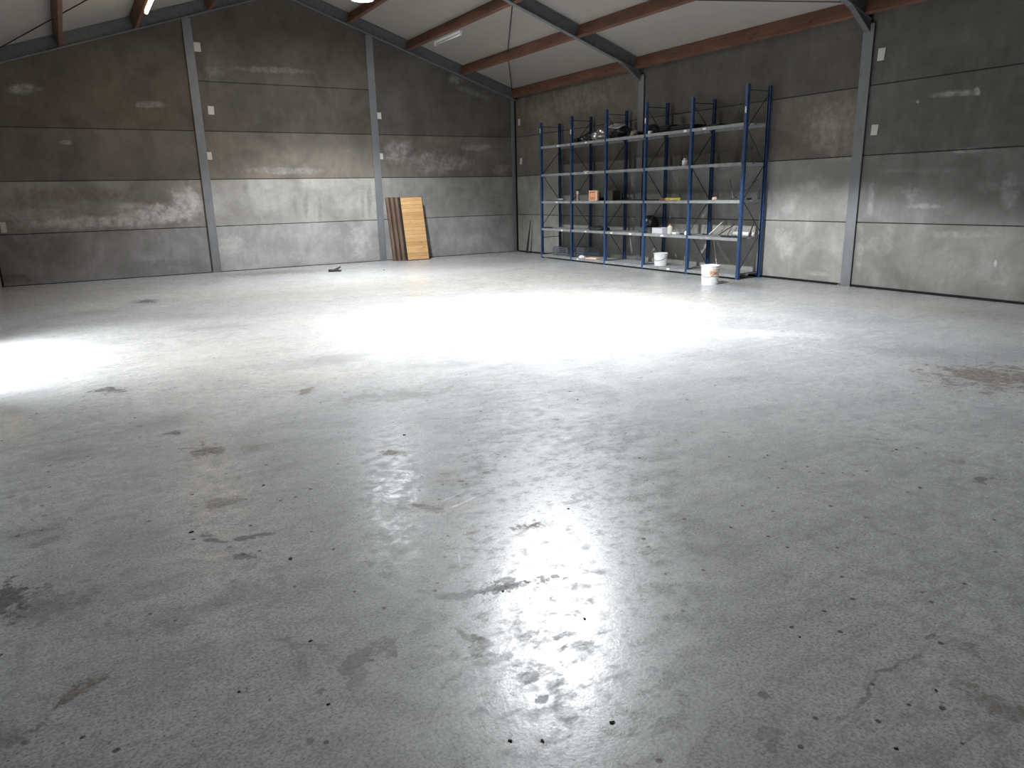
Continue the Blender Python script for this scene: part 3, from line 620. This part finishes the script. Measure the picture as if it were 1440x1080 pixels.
# top shelf
blob('plastic_bag', (.36, .42, .24), M['black_bag'], (-.34, -3.74, Z5), 'black plastic bag on the top shelf, left of the silver film', 'bag', 1)
blob('plastic_bag', (.26, .22, .13), M['black_bag'], (-.36, -3.30, Z5), 'small black bag on the top shelf, at its far left end', 'bag', 2)
blob('silver_film', (.30, .52, .25), M['silver'], (-.42, -4.28, Z5), 'crumpled silver film bundle on the top shelf', 'film', 5, .35, rot=.15)
blob('plastic_bag', (.40, .50, .26), M['black_bag'], (-.30, -4.82, Z5), 'black plastic bag on the top shelf, right of the silver film', 'bag', 3)
tag(box_obj('folded_sheet', (.26, .30, .012), M['light_box'], None, (-.40, -4.74, Z5+.255), (.15, -.35, .2)), 'pale folded sheet lying on the black bag of the top shelf', 'sheet')
blob('plastic_bag', (.34, .44, .12), M['black'], (-.33, -5.27, Z5), 'low dark bundle on the top shelf beside the small tan bundle', 'bundle', 6, .3)
blob('rag_bundle', (.14, .16, .13), M['tan'], (-.50, -5.42, Z5), 'small tan rag bundle at the edge of the top shelf', 'rag', 7, .3, sub=3)
blob('plastic_bag', (.30, .34, .22), M['black'], (-.30, -5.76, Z5), 'black bundle on the top shelf just left of the round black bundle', 'bundle', 8)
def coil(name, R_, r, turns, mat, loc, label, cat, rot=(0,0,0)):
    bm = B(); pts = []
    for k in range(turns*24+1):
        a = k*2*math.pi/24; pts.append(((R_+.012*math.sin(k*.37))*math.cos(a), (R_+.012*math.sin(k*.37))*math.sin(a), r+.9*r*(k/24)))
    tube(bm, pts, r, 8); return tag(obj(name, bm, mat, None, loc, rot, smooth=True), label, cat)
coil('hose_coil', .17, .020, 6, M['black'], (-.34, -6.27, Z5), 'coil of black hose on the top shelf', 'hose')
tag(box_obj('tarpaulin', (.42, .58, .10), M['black_bag'], None, (-.33, -6.80, Z5), (0, 0, .03), bevel=.03), 'flat folded black tarpaulin on the top shelf at its right', 'tarpaulin')
tag(box_obj('folded_mat', (.36, .46, .05), M['black'], None, (-.31, -7.50, Z5), (0, 0, -.05), bevel=.015), 'thin dark folded mat on the top shelf, farthest right', 'mat')
tag(box_obj('small_carton', (.06, .07, .055), M['sticker'], None, (-.60, -6.03, Z5)), 'tiny white carton at the edge of the top shelf', 'box')
# second shelf from top
def bottle(name, r, h, mat, capmat, loc, label, bandmat=None, neck=.35):
    t = thing(name, label, 'bottle', loc)
    bm = B(); lathe(bm, [(0, 0), (r*.92, 0), (r, .008), (r, h*.66), (r*.9, h*.74), (r*neck, h*.84), (r*neck, h*.9), (0, h*.9)], 20); obj('body', bm, mat, t, smooth=False)
    bm = B(); lathe(bm, [(0, h*.88), (r*(neck+.08), h*.88), (r*(neck+.06), h), (0, h)], 16); obj('cap', bm, capmat, t)
    if bandmat: bm = B(); lathe(bm, [(r+.001, h*.15), (r+.0015, h*.15), (r+.0015, h*.6), (r+.001, h*.6)], 20); obj('label_band', bm, bandmat, t)
    return t
bottle('plastic_bottle', .055, .135, M['white_plastic'], M['white_plastic'], (-.55, -6.96, Z4), 'small white plastic bottle on the second highest shelf', neck=.5)
tag(box_obj('paper_scrap', (.12, .16, .018), M['sticker'], None, (-.56, -3.96, Z4), (0, 0, .2)), 'white scrap lying on the second highest shelf near its left end', 'paper')
# middle shelf
bm = B(); tube(bm, [(0, 0, .03), (0, -.70, .03)], .026, 12)
tag(obj('pipe', bm, M['grey_metal'], None, (-.50, -2.24, Z3), smooth=True), 'pale grey pipe lying along the middle shelf at its left end', 'pipe')
bm = B(); prism(bm, [(-.14, 0), (.14, 0), (-.02, .09)], 0, -.10, .10)
tag(obj('angle_bracket', bm, M['grey_metal'], None, (-.33, -3.10, Z3), (0, 0, .2)), 'grey angled bracket on the middle shelf next to the pipe', 'bracket')
bottle('spray_bottle', .042, .25, M['sticker'], M['black'], (-.48, -3.46, Z3), 'tall bottle with pale pink band and black cap on the middle shelf', M['pink'], neck=.75)
t = thing('cardboard_box', 'orange and pink printed box at the front of the middle shelf', 'box', (-.55, -4.22, Z3))
bm = B(); bx(bm, -.08, -.03, -.17, .13, 0, .22); obj('carton', bm, M['peach'], t, bevel=.003)
bm = B(); bx(bm, -.0815, -.0802, -.115, .12, .015, .205); obj('printed_panel', bm, M['orange_box'], t)
bm = B()
bx(bm, -.0825, -.0816, -.085, .09, .17, .19)
for y0_, y1_, z0_, z1_ in ((-.085, .09, .032, .042), (-.085, .07, .052, .060), (.05, .085, .070, .085), (-.085, -.05, .070, .085), (-.02, .02, .064, .078)): bx(bm, -.0825, -.0816, y0_, y1_, z0_, z1_)
obj('printed_lines', bm, M['brown_print'], t)
blob('crumpled_sack', (.2, .28, .27), M['brown_box'], (-.33, -4.12, Z3), 'brown crumpled sack on the middle shelf behind the orange box', 'sack', 11, .4)
t = thing('cardboard_box', 'dark brown box with half open flap on the middle shelf right of the orange box', 'box', (-.33, -4.56, Z3))
bm = B(); bx(bm, -.13, .13, -.15, .15, 0, .20); obj('carton', bm, M['brown_box'], t, bevel=.004)
bm = B(); prism(bm, [(-.13, .202), (.02, .26), (.02, .264), (-.13, .206)], 1, -.15, .15); obj('flap', bm, M['brown_box'], t)
bottle('plastic_bottle', .03, .20, M['black'], M['green_box'], (-.33, -4.86, Z3), 'slim black bottle on the middle shelf near the rack post')
def bar(name, a, b, w, h, mat, label, cat, z):
    a = Vector((*a, 0)); b = Vector((*b, 0)); L = (b-a).length; ang = math.atan2(b.y-a.y, b.x-a.x)
    bm = B(); bx(bm, 0, L, -w/2, w/2, 0, h); return tag(obj(name, bm, mat, None, (a.x, a.y, z), (0, 0, ang), bevel=.003), label, cat)
bar('flat_bar', (-.30, -4.95), (-.28, -5.60), .05, .022, M['black'], 'flat black bar on the middle shelf behind the column', 'bar', Z3)
bar('flat_bar', (-.55, -5.66), (-.53, -6.22), .05, .020, M['black'], 'flat black bar on the middle shelf left of the yellow tool', 'bar', Z3)
t = thing('spirit_level', 'yellow level tool with red end at the edge of the middle shelf', 'tool', (-.61, -6.42, Z3))
bm = B(); bx(bm, -.02, .02, -.52, -.12, 0, .05); obj('body', bm, M['yellow'], t, bevel=.004)
bm = B(); bx(bm, -.021, .021, -.12, 0, 0, .045); obj('end_cap', bm, M['red'], t, bevel=.004)
bm = B(); bx(bm, -.021, .021, -.34, -.27, .012, .038); obj('vial', bm, M['cream'], t)
blob('rope_knot', (.08, .10, .06), M['peach'], (-.52, -7.72, Z3), 'small pale orange lump on the middle shelf right of the yellow tool', 'rope', 13, .3, sub=3)
bar('flat_bar', (-.30, -7.92), (-.33, -8.34), .12, .030, M['green_box'], 'dark green flat piece at the right end of the middle shelf', 'bar', Z3)
# second lowest shelf
bar('pry_bar', (-.60, -2.26), (-.58, -2.56), .03, .025, M['black'], 'short black bar at the far left end of the second lowest shelf', 'bar', Z2)
t = thing('work_jacket', 'dark padded jacket folded on the second lowest shelf', 'jacket', (-.42, -4.20, Z2))
bm = B(); bmesh.ops.create_icosphere(bm, subdivisions=3, radius=1)
for v in bm.verts:
    n = mnoise.noise(v.co*2.5); v.co = Vector((v.co.x*.17*(1+.3*n), v.co.y*.30*(1+.2*n), max(v.co.z, -.2)*.07*(1+.5*n)+.02))
obj('body', bm, M['black'], t, smooth=True)
bm = B(); tube(bm, [(-.05, -.22, .035), (-.08, -.34, .04), (-.06, -.42, .036)], [.05, .045, .035], 10); obj('sleeve', bm, M['black_bag'], t, smooth=True)
for a_, n_ in ((0, 0),):
    bm = B(); lathe(bm, [(0, .30), (.07, .29), (.13, .25), (.165, .18), (.175, .10), (.17, .06), (.162, .06), (.165, .10), (.15, .18), (.10, .25), (0, .285)], 28)
    h_ = thing('safety_helmet', 'round black helmet standing on the dark box of the second lowest shelf', 'helmet', (-.26, -5.72, Z2+.105))
    obj('shell', bm, M['black_bag'], h_, (0, 0, -.06), smooth=True)
    bm = B(); prism(bm, [(-.19, -.10), (-.24, -.05), (-.24, .05), (-.19, .10), (-.165, .06), (-.165, -.06)], 2, .0, .012); obj('peak', bm, M['black'], h_)
t = thing('storage_box', 'dark grey green box under the black helmet on the second lowest shelf', 'box', (-.30, -5.80, Z2))
bm = B(); bx(bm, -.20, .20, -.22, .16, 0, .09); obj('body', bm, M['green_box'], t, bevel=.004)
bm = B(); bx(bm, -.205, .205, -.225, .165, .091, .104); obj('lid', bm, M['green_box'], t, bevel=.003)
t = thing('storage_box', 'pale blue grey open box between dark box and cream bottle', 'box', (-.44, -6.26, Z2))
bm = B()
for a_ in ((-.12, .12, -.15, .15, 0, .004), (-.12, -.116, -.15, .15, .004, .11), (.116, .12, -.15, .15, .004, .11), (-.116, .116, -.15, -.146, .004, .11), (-.116, .116, .146, .15, .004, .11)): bx(bm, *a_)
obj('body', bm, M['light_box'], t)
tag(box_obj('grout_float', (.05, .10, .08), M['light_box'], None, (-.40, -6.24, Z2+.006), (0, .2, .3)), 'small pale tool standing in the blue grey box', 'tool')
t = bottle('glue_bottle', .05, .19, M['cream'], M['red'], (-.50, -6.56, Z2), 'cream bottle with red cap on the second lowest shelf', neck=.45)
bm = B(); pts = [(0, 0, 0), (.01, .01, -.12), (-.005, -.01, -.22), (0, .0, -.30)]; tube(bm, pts, .005, 6)
tag(obj('hanging_cord', bm, M['tan'], None, (-.30, -6.34, Z3-.055)), 'thin tan cord hanging below the middle shelf above the cream bottle', 'cord')
tag(box_obj('putty_tub', (.09, .11, .04), M['sticker'], None, (-.50, -6.72, Z2)), 'flat white piece on the shelf just right of the cream bottle', 'tub')
bar('screwdriver', (-.48, -6.83), (-.45, -6.96), .03, .022, M['black'], 'short dark handle lying right of the cream bottle', 'tool', Z2)
bottle('plastic_bottle', .035, .07, M['white_plastic'], M['white_plastic'], (-.52, -7.03, Z2), 'tiny white pot on the second lowest shelf beside the rack post', neck=.6)
bar('file_tool', (-.30, -7.24), (-.28, -7.40), .03, .022, M['black'], 'short dark tool on the second lowest shelf right of the post', 'tool', Z2)
def stick(name, a, b, r, mat, label, cat):
    a = Vector(a); b = Vector(b); bm = B(); tube(bm, [Vector((0,0,0)), (b-a)*.5, b-a], [r, r*.9, r*.7], 8)
    return tag(obj(name, bm, mat, None, a, smooth=True), label, cat)
stick('wooden_stick', (-.34, -7.44, Z2+.012), (-.10, -7.56, Z2+.25), .011, M['sticker'], 'pale stick leaning over the second lowest shelf, left of the two brown sticks', 'stick')
stick('wooden_stick', (-.34, -7.58, Z2+.012), (-.10, -7.72, Z2+.20), .012, M['tan'], 'brown stick leaning on the second lowest shelf, left of its twin', 'stick')
stick('wooden_stick', (-.34, -7.68, Z2+.012), (-.10, -7.84, Z2+.20), .012, M['brown_box'], 'brown stick leaning on the second lowest shelf, right of its twin', 'stick')
t = thing('chain', 'black chain lying at the front edge of the second lowest shelf', 'chain', (-.60, -8.00, Z2))
bm = B()
for k in range(11):
    y = -.04*k; pts = []
    for j in range(9):
        a = j*math.pi/4; pts.append((.016*math.cos(a)*(1 if k % 2 else .5), y+.026*math.sin(a), .018+.012*math.cos(a)*(0 if k % 2 else 1)))
    tube(bm, pts, .006, 6)
bx(bm, -.02, .02, -.36, -.02, 0, .014)
obj('links', bm, M['black'], t)
bm = B(); tube(bm, [(0, 0, .04), (0, -.46, .04)], .04, 16)
tag(obj('cardboard_tube', bm, M['sticker'], None, (-.22, -7.94, Z2), smooth=True), 'thick pale tube lying at the right end of the second lowest shelf', 'tube')
stick('wooden_stick', (-.30, -8.36, Z2+.014), (-.12, -8.30, Z2+.26), .014, M['tan'], 'tan stick standing at the right end of the second lowest shelf', 'stick')
stick('wooden_stick', (-.30, -7.95, Z3+.014), (-.05, -7.62, Z3+.36), .011, M['grey_metal'], 'pale rod leaning left over the middle shelf at its right end', 'stick')
stick('wooden_stick', (-.30, -7.99, Z3+.05), (-.05, -8.26, Z3+.34), .011, M['grey_metal'], 'pale rod leaning right over the middle shelf at its right end', 'stick')
# bottom shelf
def crate(name, loc, dims, rot, label):
    t = thing(name, label, 'crate', loc, (0, 0, rot)); a, b, c = dims
    bm = B(); bx(bm, -a/2, a/2, -b/2, b/2, 0, .006); obj('base', bm, M['mesh'], t)
    for sx_, nm in ((-1, 'side_grid'), (1, 'side_grid')):
        bm = B()
        n = int(b/.035)
        for k in range(n+1):
            y = -b/2+b*k/n; bx(bm, sx_*a/2-.003, sx_*a/2+.003, y-.0035, y+.0035, .006, c)
        for z in (c*.25, c*.5, c*.75, c-.008): bx(bm, sx_*a/2-.004, sx_*a/2+.004, -b/2, b/2, z, z+.008)
        obj(nm, bm, M['mesh'], t)
    for sy_ in (-1, 1):
        bm = B(); n = int(a/.035)
        for k in range(n+1):
            x = -a/2+a*k/n; bx(bm, x-.0035, x+.0035, sy_*b/2-.003, sy_*b/2+.003, .006, c)
        for z in (c*.25, c*.5, c*.75, c-.008): bx(bm, -a/2, a/2, sy_*b/2-.004, sy_*b/2+.004, z, z+.008)
        obj('end_grid', bm, M['mesh'], t)
M['mesh'] = mat_simple('blue_grey_crate_plastic', (.20, .22, .26), .6, var=.2)
crate('plastic_crate', (-.36, -2.86, Z1), (.42, .60, .20), .03, 'blue grey grid crate on the bottom shelf, left of the post')
crate('plastic_crate', (-.34, -3.60, Z1), (.40, .52, .22), -.08, 'blue grey grid crate on the bottom shelf, right of the post')
tag(box_obj('crumpled_packaging', (.20, .30, .03), M['peach'], None, (-.54, -4.15, Z1), (0, 0, .3)), 'pale flat packaging scrap at the front of the bottom shelf', 'packaging')
blob('crumpled_packaging', (.14, .18, .06), M['sticker'], (-.55, -3.74, Z1), 'white crumpled scrap at the front of the bottom shelf', 'packaging', 17, .3, sub=3)
def bucket(loc, r, h, label, with_label=False, rot=0):
    t = thing('bucket', label, 'bucket', loc, (0, 0, rot))
    bm = B(); lathe(bm, [(0, .004), (r*.86, .004), (r*.86, 0), (r*.88, 0), (r*.895, h*.12), (r*.91, h*.125), (r*.91, h*.14), (r*.90, h*.145), (r*.965, h*.84), (r*1.0, h*.845), (r*1.0, h*.88), (r*.97, h*.885), (r*.97, h*.96), (r*1.0, h*.962), (r*1.0, h), (r*.955, h), (r*.94, h*.88), (r*.85, .010), (0, .010)], 48)
    obj('pail', bm, M['white_plastic'], t, smooth=False)
    bm = B(); lathe(bm, [(0, h*.945), (r*.93, h*.945), (r*.94, h*.995), (r*1.012, h*1.0), (r*1.02, h*.95), (r*1.025, h*.95), (r*1.025, h*1.012), (r*.93, h*1.012), (r*.92, h*.965), (0, h*.965)], 48)
    obj('lid', bm, M['white_plastic'], t)
    bm = B(); pts = []
    for k in range(17):
        a = math.pi*k/16; pts.append((-(r*1.03)*math.sin(a)*1.0, r*1.02*math.cos(a), h*.80-math.sin(a)*h*.36))
    pts = [(p_[0]*.99, p_[1]*.99, p_[2]) for p_ in pts]
    tube(bm, pts, .0035, 6); obj('handle', bm, M['grey_metal'], t, (0, 0, 0), (0, 0, .35))
    return t
bk = bucket((-1.42, -8.56, 0), .155, .315, 'white plastic bucket with orange brown label standing on the floor before the rack', True)
# oval label wrapped on the pail, with its brown lettering
ang0 = math.atan2(CAM_LOC[1]+8.56, CAM_LOC[0]+1.42)+.42
bm = B()
ring = []
N = 24
for k in range(N):
    a = 2*math.pi*k/N; ring.append((.60*math.cos(a), .055*math.sin(a)))
rr = .1495
cv = bm.verts.new((rr*math.cos(ang0), rr*math.sin(ang0), .200))
vs = [bm.verts.new(((rr+.0035)*math.cos(ang0+u), (rr+.0035)*math.sin(ang0+u), .200+w)) for u, w in ring]
mid_ = [bm.verts.new(((rr+.0035)*math.cos(ang0+u*.5), (rr+.0035)*math.sin(ang0+u*.5), .200+w*.6)) for u, w in ring]
cv.co = Vector(((rr+.0035)*math.cos(ang0), (rr+.0035)*math.sin(ang0), .200))
for k in range(N):
    bm.faces.new((vs[k], vs[(k+1) % N], mid_[(k+1) % N], mid_[k])); bm.faces.new((mid_[k], mid_[(k+1) % N], cv))
lb = obj('oval_label', bm, M['peach'], bk)
lb['label'] = 'pale orange oval label'
font_pts = {'B': [(0,0,.2,1),(0,.85,.8,1),(0,.42,.8,.57),(0,0,.8,.15),(.7,.1,.95,.45),(.7,.55,.95,.9)], 'O': [(0,.1,.22,.9),(.75,.1,.97,.9),(.1,.82,.85,1),(.1,0,.85,.18)],
            'L': [(0,0,.22,1),(0,0,.9,.18)], 'A': [(0,0,.22,.85),(.75,0,.97,.85),(.1,.82,.87,1),(.1,.38,.87,.55)], 'R': [(0,0,.22,1),(.1,.82,.85,1),(.1,.42,.85,.58),(.72,.5,.95,.9),(.6,0,.85,.45)]}
bm = B()
for i, ch in enumerate('BOAR'):
    for (a0, b0, a1, b1) in font_pts[ch]:
        n = 3
        for j in range(n):
            u0 = a0+(a1-a0)*j/n; u1 = a0+(a1-a0)*(j+1)/n
            q = []
            for (u, w) in ((u0, b0), (u1, b0), (u1, b1), (u0, b1)):
                an = ang0-.40+(i+u*.8)*.205
                q.append(bm.verts.new(((rr+.0048)*math.cos(an), (rr+.0048)*math.sin(an), .178+w*.045)))
            bm.faces.new(q)
obj('lettering', bm, M['brown_print'], bk)
bucket((-.46, -6.28, Z1), .140, .245, 'smaller white bucket standing on the bottom shelf of the rack')
stick('wooden_stick', (-.2, -6.66, Z1+.012), (-.10, -6.62, Z1+.42), .008, M['grey_metal'], 'thin pale rod leaning on the bottom shelf behind the white bucket', 'stick')
stick('wooden_stick', (-.17, -7.52, Z1+.012), (-.09, -7.32, Z1+.58), .007, M['sticker'], 'thin white rod leaning on the bottom shelf behind the floor bucket', 'stick')

# ---------------------------------------------------------------- boards leaning on the gable wall
def board(x0, w, ybot, lean, th, label, front, zc=1.56):
    t = thing('wooden_board', label, 'wooden board', (x0, ybot, 0), (-lean, 0, 0), None)
    ew = .016 if front else .062
    bm = B(); bx(bm, ew, w-.014, -.001, th*.75, .02, zc-.012); obj('planked_face', bm, M['pine' if front else 'board_dark'], t)  # rear faces dark, painting the shade in the gaps between boards
    bm = B(); bx(bm, 0, ew, -.004, th, 0, zc); obj('edge_rail', bm, M['board_dark' if front else 'board_edge'], t, bevel=.002)
    bm = B(); bx(bm, w-.014, w, -.004, th, 0, zc); obj('edge_rail', bm, M['board_dark'], t, bevel=.002)
    for a_, b_ in ((0, .02), (zc-.012, zc)):
        bm = B(); bx(bm, ew, w-.014, -.004, th, a_, b_); obj('cross_rail', bm, M['board_dark' if a_ == 0 else 'board_edge'], t, bevel=.002)
    return t
names = ['light pine board with knots, frontmost of the leaning stack', 'wooden board second in the leaning stack, only its brown edge showing', 'wooden board third in the leaning stack, only its brown edge showing', 'rearmost wooden board of the leaning stack, furthest left']
for i in range(4):
    board(-3.52-.095*i, .60, -.505+.062*i, .185, .056, names[i], i == 0)
# narrow dark board leaning at the corner
bm = B(); prism(bm, [(-.035, 0), (.035, 0), (.008, .86), (-.002, .86)], 1, -.008, .008)
tag(obj('dark_board', bm, M['black'], None, (-.16, -.72, .004), (0, .14, math.radians(-60))), 'narrow dark pointed board leaning on the right wall near the far corner', 'board')

# ---------------------------------------------------------------- bits of dirt on the floor
t0 = None
spots = [(-10.3,-13.8,.022),(-9.96,-14.34,.020),(-8.86,-13.02,.020),(-9.87,-13.39,.018),(-9.70,-15.83,.013),(-10.06,-15.01,.014),(-9.62,-15.88,.013),(-9.40,-15.93,.016),(-8.44,-16.37,.011),(-8.78,-16.45,.012),(-8.56,-15.95,.010),(-10.34,-15.16,.011),(-10.11,-15.38,.012),(-9.14,-15.44,.014),(-8.62,-14.6,.014),(-7.18,-14.64,.014),(-6.47,-15.01,.016),(-4.84,-2.3,.04),(-2.55,-4.27,.03),(-7.4,-13.0,.016),(-9.3,-15.1,.012),(-8.1,-15.2,.012)]
base = None
for i, (x, y, r) in enumerate(spots):
    if base is None:
        bm = B(); bmesh.ops.create_icosphere(bm, subdivisions=2, radius=1)
        for v in bm.verts:
            n = 1+.55*mnoise.noise(v.co*1.6); v.co = Vector((v.co.x*1.2*n, v.co.y*.7*n, max(v.co.z, -.5)*.35*n+.16))
        base = obj('dirt_crumb', bm, M['crumb']); o = base
    else:
        o = base.copy(); COL.objects.link(o)
    o.location = (x, y, 0); o.rotation_euler = (0, 0, i*1.3); o.scale = (r*.5, r*.5, r*.5)
    tag(o, 'tiny dark crumb of dirt lying on the concrete floor', 'dirt', 'crumbs of dirt on the floor')
t = thing('bent_strip', 'small bent dark strip lying on the floor near the gable wall', 'scrap', (-5.79, -1.80, 0))
bm = B(); tube(bm, [(-.12, 0, .03), (0, 0, .02), (.16, .05, .09)], [.03, .035, .015], 8); tube(bm, [(0, 0, .02), (.14, -.06, .02)], [.03, .015], 8)
obj('strip', bm, M['crumb'], t)
bm = B(); tube(bm, [(-.13, 0, .14), (-.13, 0, .012), (.15, 0, .012), (.15, 0, .16)], .006, 6)
tag(obj('bent_wire', bm, M['tan'], None, (-2.36, -4.25, 0), (0, 0, -.5)), 'thin bent wire standing on the floor in front of the far rack end', 'wire')

# ---------------------------------------------------------------- camera
cd = bpy.data.cameras.new('camera'); cam = bpy.data.objects.new('camera', cd); COL.objects.link(cam)
R_, U_, F_ = Vector(CAM_R), Vector(CAM_U), Vector(CAM_F)
mt = Matrix(((R_.x, U_.x, -F_.x, CAM_LOC[0]), (R_.y, U_.y, -F_.y, CAM_LOC[1]), (R_.z, U_.z, -F_.z, CAM_LOC[2]), (0, 0, 0, 1)))
cam.matrix_world = mt
cd.sensor_width = 36; cd.lens = 36*FOCAL_PX/1440; cd.clip_start = .05; cd.clip_end = 200
S.camera = cam
S.view_settings.view_transform = 'Standard'; S.view_settings.look = 'None'
S.view_settings.exposure = 0.0; S.view_settings.gamma = 1; S.view_settings.use_curve_mapping = False
